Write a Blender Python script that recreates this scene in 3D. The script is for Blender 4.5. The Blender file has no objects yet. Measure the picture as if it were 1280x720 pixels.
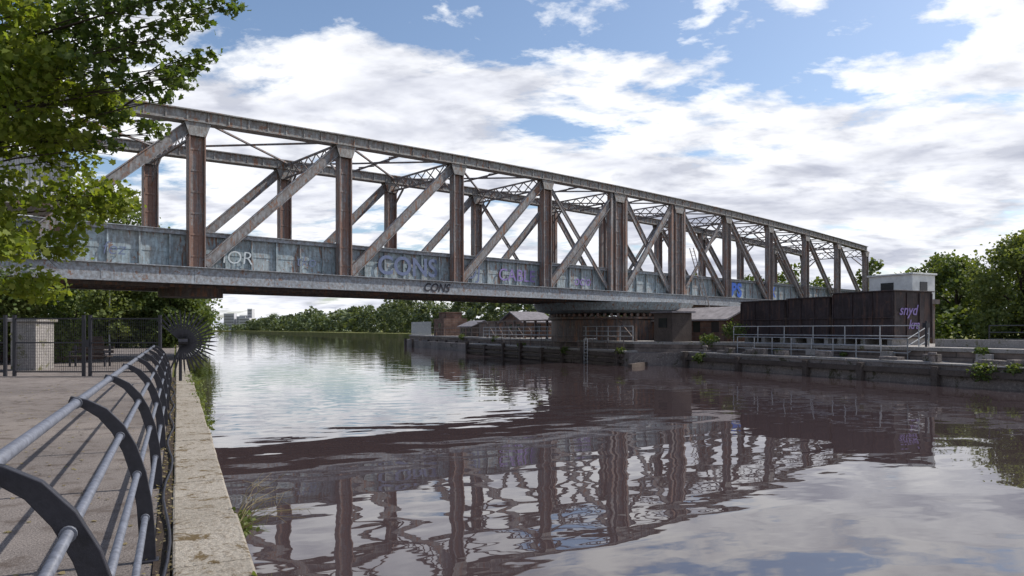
import bpy, math, random
import numpy as np
from mathutils import Vector, Matrix

random.seed(3); rng = np.random.default_rng(7)
sc = bpy.context.scene
EYE = 2.65
A_C = math.atan2(0.43, 0.903)      # canal frame: x=across (p), y=along (s)
A_B = math.atan2(0.668, 0.744)     # bridge frame
FC = Matrix.Rotation(A_C, 4, 'Z')
FB = Matrix.Translation((-22.6, 30.7, 0)) @ Matrix.Rotation(A_B, 4, 'Z')
FW = Matrix.Identity(4)

# ------------------------------------------------------------------ materials
def new_mat(name):
    m = bpy.data.materials.new(name); m.use_nodes = True
    nt = m.node_tree; nt.nodes.clear()
    out = nt.nodes.new('ShaderNodeOutputMaterial')
    return m, nt, out
def N(nt, t, **kw):
    n = nt.nodes.new(t)
    return n
def coords(nt, scale=(1,1,1), kind='Object', rot=(0,0,0)):
    tc = N(nt, 'ShaderNodeTexCoord'); mp = N(nt, 'ShaderNodeMapping')
    mp.inputs['Scale'].default_value = scale
    mp.inputs['Rotation'].default_value = rot
    nt.links.new(tc.outputs[kind], mp.inputs['Vector'])
    return mp.outputs['Vector']
def noise(nt, vec, scale, detail=4, rough=0.55, dist=0.0):
    n = N(nt, 'ShaderNodeTexNoise'); n.inputs['Scale'].default_value = scale
    n.inputs['Detail'].default_value = detail; n.inputs['Roughness'].default_value = rough
    n.inputs['Distortion'].default_value = dist
    nt.links.new(vec, n.inputs['Vector']); return n.outputs['Fac']
def ramp(nt, fac, stops):
    r = N(nt, 'ShaderNodeValToRGB'); els = r.color_ramp.elements
    while len(els) < len(stops): els.new(0.5)
    for e, (p, c) in zip(els, stops):
        e.position = p; e.color = (*c, 1) if len(c) == 3 else c
    nt.links.new(fac, r.inputs['Fac']); return r.outputs['Color']
def mixc(nt, fac, a, b, mode='MIX'):
    m = N(nt, 'ShaderNodeMix'); m.data_type = 'RGBA'; m.blend_type = mode
    for sock, v in ((m.inputs[0], fac), (m.inputs[6], a), (m.inputs[7], b)):
        if isinstance(v, bpy.types.NodeSocket): nt.links.new(v, sock)
        elif isinstance(v, (int, float)): sock.default_value = v
        else: sock.default_value = (*v, 1)
    return m.outputs[2]
def math_(nt, op, a, b=None, c=None, clamp=False):
    m = N(nt, 'ShaderNodeMath'); m.operation = op; m.use_clamp = clamp
    for i, v in enumerate((a, b, c)):
        if v is None: continue
        if isinstance(v, bpy.types.NodeSocket): nt.links.new(v, m.inputs[i])
        else: m.inputs[i].default_value = v
    return m.outputs[0]
def bsdf(nt, out, col, rough=0.8, metal=0.0, bump=None, bstr=0.3, bdist=0.02, spec=0.5):
    b = N(nt, 'ShaderNodeBsdfPrincipled')
    if isinstance(col, bpy.types.NodeSocket): nt.links.new(col, b.inputs['Base Color'])
    else: b.inputs['Base Color'].default_value = (*col, 1)
    b.inputs['Roughness'].default_value = rough
    b.inputs['Metallic'].default_value = metal
    b.inputs['Specular IOR Level'].default_value = spec
    if bump is not None:
        bp = N(nt, 'ShaderNodeBump'); bp.inputs['Strength'].default_value = bstr
        bp.inputs['Distance'].default_value = bdist
        nt.links.new(bump, bp.inputs['Height']); nt.links.new(bp.outputs['Normal'], b.inputs['Normal'])
    nt.links.new(b.outputs[0], out.inputs['Surface']); return b

def paint_metal(name, paint, paint2, rust_lo, rust=(0.15,0.072,0.04), rust2=(0.26,0.155,0.11), vs=0.35, spot=0.58, near=None):
    m, nt, out = new_mat(name)
    v = coords(nt, (1,1,1)); vst = coords(nt, (2.2,2.2,vs))
    base = mixc(nt, ramp(nt, noise(nt, v, 0.7, 4), [(0.35,(0,0,0)),(0.65,(1,1,1))]), paint, paint2)
    fine = noise(nt, v, 5, 6, 0.7)
    base = mixc(nt, 0.7, base, ramp(nt, fine, [(0.3,(0.45,0.43,0.41)),(0.7,(1.3,1.3,1.3))]), 'MULTIPLY')
    streak = noise(nt, vst, 1.6, 7, 0.70, 0.3)
    if near is not None:
        s_ = N(nt, 'ShaderNodeSeparateXYZ'); nt.links.new(v, s_.inputs[0])
        streak = math_(nt, 'SUBTRACT', streak, math_(nt, 'MULTIPLY', s_.outputs[0], near))
    rc = mixc(nt, noise(nt, v, 9, 3), rust, rust2)
    dirt = ramp(nt, noise(nt, vst, 3.3, 4, 0.6), [(0.40,(0,0,0)),(0.60,(0.75,0.75,0.75))])
    base = mixc(nt, dirt, base, mixc(nt, 1.0, base, (0.60,0.49,0.43), 'MULTIPLY'))
    f = ramp(nt, streak, [(rust_lo,(0,0,0)),(rust_lo+0.06,(1,1,1))])
    col = mixc(nt, f, base, rc)
    spots = ramp(nt, noise(nt, v, 3.1, 8, 0.75), [(spot,(0,0,0)),(spot+0.05,(0.95,0.95,0.95))])
    col = mixc(nt, spots, col, rc)
    bsdf(nt, out, col, 0.62, 0, fine, 0.35, 0.02, 0.35); return m

def stone_mat(name, c1, c2, c3, scale=3, bdist=0.03, spots=None, sp=0.56):
    m, nt, out = new_mat(name); v = coords(nt)
    a = noise(nt, v, scale*0.25, 4, 0.6); b = noise(nt, v, scale*5, 6, 0.7); d = noise(nt, v, scale*18, 3, 0.7)
    col = mixc(nt, ramp(nt, a, [(0.35,(0,0,0)),(0.65,(1,1,1))]), c1, c2)
    col = mixc(nt, ramp(nt, b, [(0.5,(0,0,0)),(0.68,(1,1,1))]), col, c3)
    col = mixc(nt, 0.7, col, ramp(nt, d, [(0.3,(0.5,0.5,0.5)),(0.7,(1.3,1.3,1.3))]), 'MULTIPLY')
    if spots is not None:
        col = mixc(nt, ramp(nt, noise(nt, v, scale*1.1, 8, 0.78, 0.5), [(sp,(0,0,0)),(sp+0.05,(1,1,1))]), col, spots)
    bsdf(nt, out, col, 0.9, 0, b, 0.7, bdist, 0.25); return m

def brick_mat(name, c1, c2, mortar, scale=1.0):
    m, nt, out = new_mat(name)
    tc = N(nt, 'ShaderNodeTexCoord'); sx = N(nt, 'ShaderNodeSeparateXYZ'); cx = N(nt, 'ShaderNodeCombineXYZ')
    nt.links.new(tc.outputs['Object'], sx.inputs[0])
    nt.links.new(math_(nt, 'ADD', sx.outputs[0], sx.outputs[1]), cx.inputs[0])
    nt.links.new(sx.outputs[2], cx.inputs[1])
    br = N(nt, 'ShaderNodeTexBrick'); nt.links.new(cx.outputs[0], br.inputs['Vector'])
    br.inputs['Scale'].default_value = scale; br.inputs['Color1'].default_value = (*c1,1)
    br.inputs['Color2'].default_value = (*c2,1); br.inputs['Mortar'].default_value = (*mortar,1)
    br.inputs['Brick Width'].default_value = 0.9; br.inputs['Row Height'].default_value = 0.35
    br.inputs['Mortar Size'].default_value = 0.02
    v = coords(nt)
    col = mixc(nt, 0.9, br.outputs['Color'], ramp(nt, noise(nt, v, 0.9, 7, 0.72), [(0.3,(0.4,0.37,0.36)),(0.5,(0.9,0.88,0.85)),(0.7,(1.7,1.62,1.5))]), 'MULTIPLY')
    bsdf(nt, out, col, 0.9, 0, br.outputs['Fac'], 0.4, -0.02, 0.2); return m

def leaf_mat(name, c1, c2, c3, trans=0.4):
    m, nt, out = new_mat(name)
    g = N(nt, 'ShaderNodeNewGeometry'); v = coords(nt)
    big = noise(nt, v, 0.35, 1)
    col = mixc(nt, ramp(nt, big, [(0.35,(0,0,0)),(0.65,(1,1,1))]), c1, c2)
    col = mixc(nt, math_(nt, 'MULTIPLY', g.outputs['Random Per Island'], 0.7), col, c3)
    d = N(nt, 'ShaderNodeBsdfPrincipled'); d.inputs['Roughness'].default_value = 0.6
    d.inputs['Specular IOR Level'].default_value = 0.25
    nt.links.new(col, d.inputs['Base Color'])
    t = N(nt, 'ShaderNodeBsdfTranslucent')
    nt.links.new(mixc(nt, 1.0, col, (1.7,1.65,0.6), 'MULTIPLY'), t.inputs['Color'])
    mx = N(nt, 'ShaderNodeMixShader'); mx.inputs[0].default_value = trans
    nt.links.new(d.outputs[0], mx.inputs[1]); nt.links.new(t.outputs[0], mx.inputs[2])
    nt.links.new(mx.outputs[0], out.inputs['Surface']); return m

def plain(name, c, rough=0.7, metal=0, var=0.35, sc_=4):
    m, nt, out = new_mat(name); v = coords(nt)
    n = noise(nt, v, sc_, 6, 0.7)
    col = mixc(nt, min(1.0, var*1.6), c, ramp(nt, n, [(0.3,(0.4,0.4,0.4)),(0.7,(1.4,1.4,1.4))]), 'MULTIPLY')
    bsdf(nt, out, col, rough, metal, n, 0.2, 0.01, 0.4); return m

M = {}
M['chord'] = paint_metal('chord_paint', (0.26,0.27,0.275), (0.31,0.325,0.325), 0.56, vs=0.8, spot=0.57)
M['vert']  = paint_metal('rusted_upright_paint', (0.22,0.22,0.23), (0.29,0.28,0.28), 0.445, (0.16,0.085,0.06),(0.28,0.185,0.15), 0.22, 0.55, near=0.0011)
M['diag']  = paint_metal('diagonal_paint', (0.24,0.25,0.265), (0.29,0.30,0.315), 0.54, vs=0.6, spot=0.57)
M['web']   = paint_metal('trough_web_paint', (0.30,0.39,0.44), (0.36,0.43,0.47), 0.555, vs=0.4, spot=0.59)
M['band']  = paint_metal('flange_paint', (0.28,0.32,0.365), (0.34,0.38,0.42), 0.59, vs=1.5, spot=0.60)
M['under'] = paint_metal('underside_steel', (0.12,0.105,0.105), (0.16,0.14,0.13), 0.52)
M['brace'] = paint_metal('brace_paint', (0.20,0.20,0.21), (0.24,0.235,0.245), 0.54)
M['tank']  = paint_metal('tank_bitumen', (0.038,0.029,0.033), (0.055,0.041,0.045), 0.53, (0.055,0.03,0.026),(0.10,0.058,0.048), 0.3)
M['galv']  = plain('galvanised_steel', (0.40,0.41,0.42), 0.55, 0.2, 0.3, 8)
M['railgrey'] = plain('rail_paint', (0.135,0.145,0.175), 0.42, 0.0, 0.45, 22)
M['black'] = plain('black_paint', (0.024,0.024,0.032), 0.45, 0, 0.4, 14)
M['bark']  = plain('bark', (0.06,0.045,0.035), 0.95, 0, 0.6, 10)
M['white'] = plain('white_cabin_paint', (0.66,0.67,0.66), 0.6, 0, 0.22, 2)
M['roof']  = plain('roof_sheet', (0.30,0.27,0.265), 0.85, 0, 0.5, 2)
M['slate'] = plain('slate', (0.19,0.175,0.185), 0.8, 0, 0.45, 3)
M['window']= plain('window_dark', (0.02,0.022,0.026), 0.2, 0, 0.1, 3)
M['brick'] = brick_mat('brick', (0.145,0.09,0.072), (0.19,0.125,0.10), (0.16,0.14,0.13))
M['brickdk'] = brick_mat('quay_masonry', (0.15,0.122,0.112), (0.21,0.18,0.165), (0.10,0.085,0.08), 0.55)
M['conc']  = stone_mat('weathered_concrete', (0.34,0.315,0.295), (0.23,0.215,0.205), (0.41,0.385,0.36), 2.0, 0.02, (0.12,0.115,0.06))
M['concdk']  = stone_mat('stained_concrete', (0.25,0.215,0.20), (0.145,0.125,0.117), (0.31,0.275,0.255), 1.2, 0.04, (0.07,0.065,0.04), 0.56)
M['timber']= stone_mat('wet_timber', (0.08,0.062,0.055), (0.13,0.105,0.09), (0.055,0.045,0.037), 2.5, 0.03)
M['coping']= stone_mat('coping_stone', (0.36,0.325,0.275), (0.29,0.26,0.215), (0.20,0.165,0.125), 4, 0.045, (0.12,0.085,0.042), 0.545)
M['citya'] = plain('city_block_render', (0.50,0.50,0.53), 0.9, 0, 0.2, 0.05)
M['litter']= stone_mat('leaf_litter', (0.05,0.035,0.025), (0.08,0.06,0.045), (0.03,0.022,0.02), 12, 0.04)
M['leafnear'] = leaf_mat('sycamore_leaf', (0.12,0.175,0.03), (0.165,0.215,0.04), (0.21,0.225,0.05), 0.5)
M['leafdark'] = leaf_mat('sycamore_leaf_painted_shade', (0.05,0.09,0.025), (0.08,0.125,0.03), (0.115,0.145,0.04), 0.4)  # darker copy of the sycamore leaf, shade painted into its colour
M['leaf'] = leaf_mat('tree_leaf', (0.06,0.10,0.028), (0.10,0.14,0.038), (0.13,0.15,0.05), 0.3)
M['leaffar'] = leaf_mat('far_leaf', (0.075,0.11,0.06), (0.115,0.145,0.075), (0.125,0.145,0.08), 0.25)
M['leaflight'] = leaf_mat('light_leaf', (0.10,0.14,0.042), (0.135,0.17,0.058), (0.17,0.19,0.065), 0.35)
M['dryweed'] = leaf_mat('dry_weed', (0.22,0.19,0.10), (0.17,0.15,0.07), (0.25,0.19,0.11), 0.3)
M['g_dark'] = plain('graffiti_black', (0.02,0.02,0.03), 0.6, 0, 0.3)
M['g_blue'] = plain('graffiti_blue', (0.03,0.10,0.42), 0.6, 0, 0.3)
M['g_purple'] = plain('graffiti_purple', (0.22,0.16,0.38), 0.6, 0, 0.3)
M['g_white'] = plain('graffiti_white', (0.50,0.55,0.58), 0.6, 0, 0.3)
M['g_grey'] = plain('graffiti_grey', (0.12,0.15,0.25), 0.6, 0, 0.3)

m, nt, out = new_mat('corrugated_sheet')
w = N(nt, 'ShaderNodeTexWave'); w.inputs['Scale'].default_value = 1.6
nt.links.new(coords(nt), w.inputs['Vector'])
bsdf(nt, out, mixc(nt, 0.5, (0.46,0.47,0.49), ramp(nt, noise(nt, coords(nt), 3, 6), [(0.3,(0.6,0.6,0.6)),(0.7,(1.1,1.1,1.1))]), 'MULTIPLY'), 0.6, 0, w.outputs['Fac'], 1.0, 0.08); M['corr'] = m

# asphalt path
m, nt, out = new_mat('path_asphalt'); v = coords(nt)
n1 = noise(nt, v, 0.5, 4, 0.6); n2 = noise(nt, v, 60, 3, 0.8); n3 = noise(nt, v, 3, 6, 0.7)
col = mixc(nt, ramp(nt, n1, [(0.35,(0,0,0)),(0.65,(1,1,1))]), (0.135,0.118,0.11), (0.20,0.175,0.16))
col = mixc(nt, 0.9, col, ramp(nt, n2, [(0.3,(0.3,0.3,0.3)),(0.7,(1.75,1.75,1.75))]), 'MULTIPLY')
col = mixc(nt, ramp(nt, n3, [(0.52,(0,0,0)),(0.66,(0.85,0.85,0.85))]), col, (0.085,0.066,0.056))
vo = N(nt, 'ShaderNodeTexVoronoi'); vo.feature = 'DISTANCE_TO_EDGE'; vo.inputs['Scale'].default_value = 0.3
nv = N(nt, 'ShaderNodeTexNoise'); nv.inputs['Scale'].default_value = 2.0; nt.links.new(v, nv.inputs['Vector'])
va = N(nt, 'ShaderNodeVectorMath'); va.operation = 'ADD'; nt.links.new(v, va.inputs[0]); nt.links.new(nv.outputs['Color'], va.inputs[1])
nt.links.new(va.outputs[0], vo.inputs['Vector'])
col = mixc(nt, ramp(nt, vo.outputs['Distance'], [(0.0,(0.7,0.7,0.7)),(0.006,(0,0,0))]), col, (0.05,0.042,0.036))
bsdf(nt, out, col, 0.92, 0, n2, 0.8, 0.014, 0.2); M['path'] = m

m, nt, out = new_mat('grass_ground'); v = coords(nt)
col = ramp(nt, noise(nt, v, 0.15, 6, 0.7), [(0.3,(0.09,0.11,0.03)),(0.5,(0.16,0.165,0.055)),(0.7,(0.24,0.22,0.10))])
col = mixc(nt, 0.8, col, ramp(nt, noise(nt, v, 6, 5, 0.8), [(0.3,(0.4,0.4,0.4)),(0.7,(1.4,1.4,1.4))]), 'MULTIPLY')
bsdf(nt, out, col, 0.95, 0, noise(nt, v, 8, 5, 0.8), 1.0, 0.1, 0.1); M['grass'] = m

# water
m, nt, out = new_mat('canal_water')
v1 = coords(nt, (1.0,1.5,1), 'Object', (0,0,0.45)); v2 = coords(nt, (1,1.7,1), 'Object', (0,0,-0.1))
b = N(nt, 'ShaderNodeBsdfPrincipled')
b.inputs['Base Color'].default_value = (0.050,0.036,0.038,1); b.inputs['Roughness'].default_value = 0.012
b.inputs['IOR'].default_value = 1.85
h = math_(nt, 'ADD', math_(nt, 'MULTIPLY', noise(nt, v1, 0.62, 1.0, 0.4, 0.3), 1.0), math_(nt, 'MULTIPLY', noise(nt, v2, 2.4, 1.0, 0.5), 0.07))
h = math_(nt, 'ADD', h, math_(nt, 'MULTIPLY', noise(nt, v1, 0.15, 1, 0.4), 1.0))
wv = N(nt, 'ShaderNodeTexWave'); wv.wave_type = 'RINGS'; wv.rings_direction = 'Z'; wv.inputs['Scale'].default_value = 0.36
wv.inputs['Distortion'].default_value = 2.6; wv.inputs['Detail'].default_value = 1.0; wv.inputs['Detail Scale'].default_value = 0.25
mp = N(nt, 'ShaderNodeMapping'); mp.inputs['Location'].default_value = (-9.0,-31.0,0); tcw = N(nt, 'ShaderNodeTexCoord')
nt.links.new(tcw.outputs['Object'], mp.inputs['Vector']); nt.links.new(mp.outputs[0], wv.inputs['Vector'])
h = math_(nt, 'ADD', h, math_(nt, 'MULTIPLY', wv.outputs['Fac'], 0.09))
bp = N(nt, 'ShaderNodeBump'); bp.inputs['Strength'].default_value = 1.0; bp.inputs['Distance'].default_value = 0.0125
nt.links.new(h, bp.inputs['Height']); nt.links.new(bp.outputs['Normal'], b.inputs['Normal'])
nt.links.new(b.outputs[0], out.inputs['Surface']); M['water'] = m

# ------------------------------------------------------------------ mesh builder
class MB:
    def __init__(s): s.v = []; s.f = []
    def _add(s, vs, fs):
        o = len(s.v); s.v += [tuple(x) for x in vs]; s.f += [tuple(i+o for i in f) for f in fs]
    def box(s, x0, x1, y0, y1, z0, z1):
        s._add([(x0,y0,z0),(x1,y0,z0),(x1,y1,z0),(x0,y1,z0),(x0,y0,z1),(x1,y0,z1),(x1,y1,z1),(x0,y1,z1)],
               [(0,3,2,1),(4,5,6,7),(0,1,5,4),(1,2,6,5),(2,3,7,6),(3,0,4,7)])
    def beam(s, a, b, w, h, up=(0,0,1)):
        a = Vector(a); b = Vector(b); d = (b-a).normalized(); up = Vector(up)
        side = d.cross(up)
        if side.length < 1e-4: side = d.cross(Vector((1,0,0)))
        side.normalize(); u2 = side.cross(d).normalized()
        vs = []
        for p in (a, b):
            for sx, sy in ((-1,-1),(1,-1),(1,1),(-1,1)): vs.append(p + side*sx*w/2 + u2*sy*h/2)
        s._add(vs, [(0,1,2,3),(7,6,5,4),(0,4,5,1),(1,5,6,2),(2,6,7,3),(3,7,4,0)])
    def tube(s, pts, radii, n=10, cap=True):
        pts = [Vector(p) for p in pts]
        if not hasattr(radii, '__len__'): radii = [radii]*len(pts)
        rings = []; ref = None
        for i, p in enumerate(pts):
            d = (pts[min(i+1, len(pts)-1)] - pts[max(i-1, 0)]).normalized()
            if ref is None: ref = Vector((0,0,1)) if abs(d.z) < 0.9 else Vector((1,0,0))
            x = (ref - d*ref.dot(d)).normalized(); y = d.cross(x); ref = x
            rings.append([p + (x*math.cos(t*2*math.pi/n) + y*math.sin(t*2*math.pi/n))*radii[i] for t in range(n)])
        vs = [q for r in rings for q in r]; fs = []
        for i in range(len(rings)-1):
            for t in range(n):
                fs.append((i*n+t, i*n+(t+1)%n, (i+1)*n+(t+1)%n, (i+1)*n+t))
        if cap: fs += [tuple(range(n-1,-1,-1)), tuple((len(rings)-1)*n+t for t in range(n))]
        s._add(vs, fs)
    def prism(s, poly, z0, z1):
        n = len(poly)
        s._add([(x,y,z0) for x,y in poly]+[(x,y,z1) for x,y in poly],
               [tuple(range(n-1,-1,-1)), tuple(range(n,2*n))]+[(i,(i+1)%n,(i+1)%n+n,i+n) for i in range(n)])
    def build(s, name, mat, parent=None, frame=FW, smooth=False, bevel=0):
        me = bpy.data.meshes.new(name); me.from_pydata(s.v, [], s.f); me.materials.append(mat); me.update()
        ob = bpy.data.objects.new(name, me); sc.collection.objects.link(ob)
        if parent is not None: ob.parent = parent
        else: ob.matrix_world = frame
        if smooth:
            for p in me.polygons: p.use_smooth = True
        if bevel:
            bm = ob.modifiers.new('bevel', 'BEVEL'); bm.width = bevel; bm.segments = 2; bm.limit_method = 'ANGLE'
        return ob
def empty(name, frame=FW):
    e = bpy.data.objects.new(name, None); sc.collection.objects.link(e); e.matrix_world = frame; e.empty_display_size = 0.5
    return e

QUAD = np.array([(-.5,-.35),(.1,-.5),(.5,.1),(.05,.5),(-.4,.3)])
LEAF = np.array([(0,-.5),(.22,-.38),(.5,-.28),(.33,-.02),(.46,.28),(.2,.22),(0,.55),(-.2,.22),(-.46,.28),(-.33,-.02),(-.5,-.28),(-.22,-.38)])
def leafmesh(name, c, size, mat, tmpl=QUAD, parent=None, frame=FW, upb=0.5):
    c = np.asarray(c, float); n = len(c); k = len(tmpl)
    nr = rng.normal(size=(n,3)); nr[:,2] = nr[:,2] + upb*1.5; nr /= np.linalg.norm(nr, axis=1)[:,None]
    t = rng.normal(size=(n,3)); a = np.cross(nr, t); a /= np.linalg.norm(a, axis=1)[:,None]; b2 = np.cross(nr, a)
    s = (size*rng.uniform(0.6,1.25,size=n))[:,None,None]
    V = c[:,None,:] + s*(a[:,None,:]*tmpl[None,:,0:1] + b2[:,None,:]*tmpl[None,:,1:2]) + s*nr[:,None,:]*(np.abs(tmpl[None,:,0:1])*-0.3)
    me = bpy.data.meshes.new(name)
    me.vertices.add(n*k); me.vertices.foreach_set('co', V.reshape(-1))
    me.loops.add(n*k); me.loops.foreach_set('vertex_index', np.arange(n*k, dtype=np.int32))
    me.polygons.add(n); me.polygons.foreach_set('loop_start', np.arange(0, n*k, k, dtype=np.int32))
    me.polygons.foreach_set('loop_total', np.full(n, k, dtype=np.int32))
    me.materials.append(mat); me.update(calc_edges=True); me.validate()
    ob = bpy.data.objects.new(name, me); sc.collection.objects.link(ob)
    if parent is not None: ob.parent = parent
    else: ob.matrix_world = frame
    return ob
def blobpts(c, r, n, sq=0.8):
    d = rng.normal(size=(n,3)); d /= np.linalg.norm(d, axis=1)[:,None]
    rad = r*(0.35+0.65*rng.uniform(size=n)**0.6)*(1+0.25*rng.normal(size=n)*0.6)
    p = d*rad[:,None]; p[:,2] *= sq; return p + np.asarray(c)[None,:]

def crown(x, y, z0, h, r, n, nb=22, low=0.25):
    pts = []; cs = []
    for i in range(nb):
        t = (i+0.5)/nb; zz = z0 + h*(low + (0.93-low)*t)
        prof = math.sin(math.pi*min(1, 0.18+0.80*t))**0.7
        an = i*2.4 + rng.uniform(-.5,.5); rr = r*prof*rng.uniform(0.35,0.85)
        c = (x+rr*math.cos(an), y+rr*math.sin(an), zz + rng.uniform(-.3,.3))
        br = r*rng.uniform(0.25,0.44)
        cs.append((c, br)); pts.append(blobpts(c, br, max(8, int(n/nb)), 0.75))
    return np.vstack(pts), cs
def tree(name, x, y, z0, h, r, n, ls, mat, nb=22, low=0.25):
    e = empty(name, Matrix.Translation((x,y,z0)))
    pts, cs = crown(0, 0, 0, h, r, n, nb, low)
    mb = MB(); top = h*0.75
    mb.tube([(0,0,-0.3),(0.1,0.05,h*0.25),(-0.1,0.1,h*0.5),(0,0,top)], [h*0.028,h*0.022,h*0.015,h*0.005], 9)
    for c, br in cs[::2]:
        zb = max(h*0.15, c[2]*0.6)
        mb.tube([(0,0,zb),(c[0]*.5,c[1]*.5,(zb+c[2])/2+0.1*h*0.2),c], [h*0.011,h*0.007,h*0.002], 6)
    mb.build('trunk', M['bark'], e, smooth=True)
    leafmesh('crown', pts, ls, mat, QUAD, e)
    return e

# ------------------------------------------------------------------ ground, water
g = MB()
g.box(-3000, -0.031, -300, 4500, -2, 1.0)
g.box(66, 3500, -300, 4500, -2, 1.3)
g.box(-0.031, 66, 1000, 4500, -2, 1.1)
g.build('ground', M['grass'], frame=FC)
w = MB(); w._add([(-400,-300,0),(400,-300,0),(400,1100,0),(-400,1100,0)], [(0,1,2,3)])
w.build('canal_water', M['water'], frame=FC)
p = MB(); p.box(-12, -0.15, -8, 75, 0.95, 1.05); p.build('footpath', M['path'], frame=FC)
p = MB(); p.box(-0.145, -0.04, -8, 26, 0.95, 1.062); p.build('leaf_litter_strip', M['litter'], frame=FC)
e = empty('stone_quay_wall', FC); c = MB(); s = -6.0
while s < 90:
    L = random.uniform(1.15, 1.6); dz = random.uniform(-.008,.008)
    c.box(-0.03+random.uniform(-.008,.008), 0.46+random.uniform(-.015,.010), s, s+L-0.016, 0.72, 1.085+dz); s += L
c.build('coping', M['coping'], e, bevel=0.022)
c = MB(); c.box(-0.028, 0.40, -6, 1000, -2, 0.715); c.build('wall', M['brickdk'], e)

# ------------------------------------------------------------------ towpath railing
def bowpost(mb, s, th=0.022):
    cl = [(-0.64,2.19),(-0.55,2.155),(-0.45,2.09),(-0.36,1.98),(-0.29,1.84),(-0.235,1.66),(-0.20,1.45),(-0.185,1.25),(-0.185,1.05)]
    wd = [0.035,0.05,0.062,0.07,0.074,0.076,0.078,0.082,0.09]
    L = []; R = []
    for i, (px, pz) in enumerate(cl):
        a = Vector(cl[max(i-1,0)]); b2 = Vector(cl[min(i+1,len(cl)-1)]); d = (b2-a).normalized(); nn = Vector((-d.y, d.x))
        L.append(Vector((px,pz))+nn*wd[i]*.62); R.append(Vector((px,pz))-nn*wd[i]*.62)
    k = len(cl)
    vs = [(q.x, s-th, q.y) for q in L]+[(q.x, s-th, q.y) for q in R]+[(q.x, s+th, q.y) for q in L]+[(q.x, s+th, q.y) for q in R]
    fs = []
    for i in range(k-1):
        fs += [(i,i+1,k+i+1,k+i),(2*k+i,3*k+i,3*k+i+1,2*k+i+1),(i,2*k+i,2*k+i+1,i+1),(k+i,k+i+1,3*k+i+1,3*k+i)]
    fs += [(0,k,3*k,2*k),(k-1,3*k-1,4*k-1,2*k-1)]
    mb._add(vs, fs)
    mb.box(-0.26,-0.11, s-0.05, s+0.05, 1.052, 1.066)
e = empty('towpath_railing', FC); mb = MB()
s0 = 2.94
posts = [s0-2.52*2, s0-2.52] + [s0+2.52*i for i in range(9)]
for s in posts: bowpost(mb, s)
mb.build('posts', M['black'], e, bevel=0.004)
mb = MB()
for (rp, rz, rr) in [(-0.60,2.165,0.028),(-0.345,1.93,0.02),(-0.245,1.66,0.02),(-0.195,1.36,0.02)]:
    mb.tube([(rp, -3, rz),(rp, posts[-1]+0.3, rz)], rr, 14)
    for s in posts: mb.tube([(rp, s-0.045, rz),(rp, s-0.026, rz)], rr+0.009, 14); mb.tube([(rp, s+0.026, rz),(rp, s+0.045, rz)], rr+0.009, 14)
ob = mb.build('rails', M['railgrey'], e)
for pl in ob.data.polygons: pl.use_smooth = len(pl.vertices) == 4
mb = MB(); cp = []
for i in range(60):
    s = 1.5+i*0.38; cp.append((-0.08+0.035*math.sin(i*0.7), s, 1.09+0.01*math.sin(i*1.9)))
mb.tube(cp, 0.012, 8); mb.build('cable', M['black'], e, smooth=True)

e = empty('spiked_fan_guard', FC @ Matrix.Translation((0.16, 23.6, 2.28)))
mb = MB()
for k in range(30):
    a = math.radians(-112 + k*8.6); r = 1.02
    ca, sa = math.cos(a), math.sin(a)
    mb._add([(0.1*ca-0.028*-sa,0,0.1*sa-0.028*ca),(0.1*ca+0.028*-sa,0,0.1*sa+0.028*ca),(0.8*r*ca+0.024*-sa,0,0.8*r*sa+0.024*ca),(r*ca,0,r*sa),(0.8*r*ca-0.024*-sa,0,0.8*r*sa-0.024*ca)]
            + [(0.1*ca-0.028*-sa,0.02,0.1*sa-0.028*ca),(0.1*ca+0.028*-sa,0.02,0.1*sa+0.028*ca),(0.8*r*ca+0.024*-sa,0.02,0.8*r*sa+0.024*ca),(r*ca,0.02,r*sa),(0.8*r*ca-0.024*-sa,0.02,0.8*r*sa-0.024*ca)],
            [(0,1,2,3,4),(9,8,7,6,5),(0,5,6,1),(1,6,7,2),(2,7,8,3),(3,8,9,4),(4,9,5,0)])
for rr in (0.16, 0.52):
    mb.tube([(rr*math.cos(math.radians(-112+k*8.6)),0.035,rr*math.sin(math.radians(-112+k*8.6))) for k in range(30)], 0.022, 6)
mb.tube([(-0.06,0.05,-1.2),(-0.06,0.05,0.3)], 0.045, 8); mb.tube([(-0.12,0,0),(0.14,0,0)], 0.09, 8)
mb.build('spikes', M['black'], e)

e = empty('steel_mesh_fence', FW); mb = MB(); th = MB()
Yf = 24.2
for x in (-20.6,-17.42,-17.1,-14.72,-14.5,-12.1):
    mb.box(x-0.045, x+0.045, Yf-0.045, Yf+0.045, 0.9, 3.13)
    mb.box(x-0.05, x+0.05, Yf-0.05, Yf+0.05, 3.131, 3.15)
def panel(x0, x1):
    for z in (3.03, 2.2, 1.2): mb.box(x0, x1, Yf-0.022, Yf+0.022, z-0.022, z+0.022)
    x = x0+0.06
    while x < x1:
        th.box(x-0.0035, x+0.0035, Yf-0.004, Yf+0.004, 1.2, 3.03); x += 0.075
    z = 1.2
    while z < 3.03:
        th.box(x0, x1, Yf+0.005, Yf+0.011, z-0.003, z+0.003); z += 0.10
panel(-23.5,-20.65); panel(-20.55,-17.47); panel(-17.05,-14.77); panel(-14.45,-12.15)
mb.box(-14.72,-14.5, Yf-0.06, Yf-0.046, 2.05, 2.3)
mb.build('frames', M['black'], e); th.build('mesh', M['black'], e)

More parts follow.
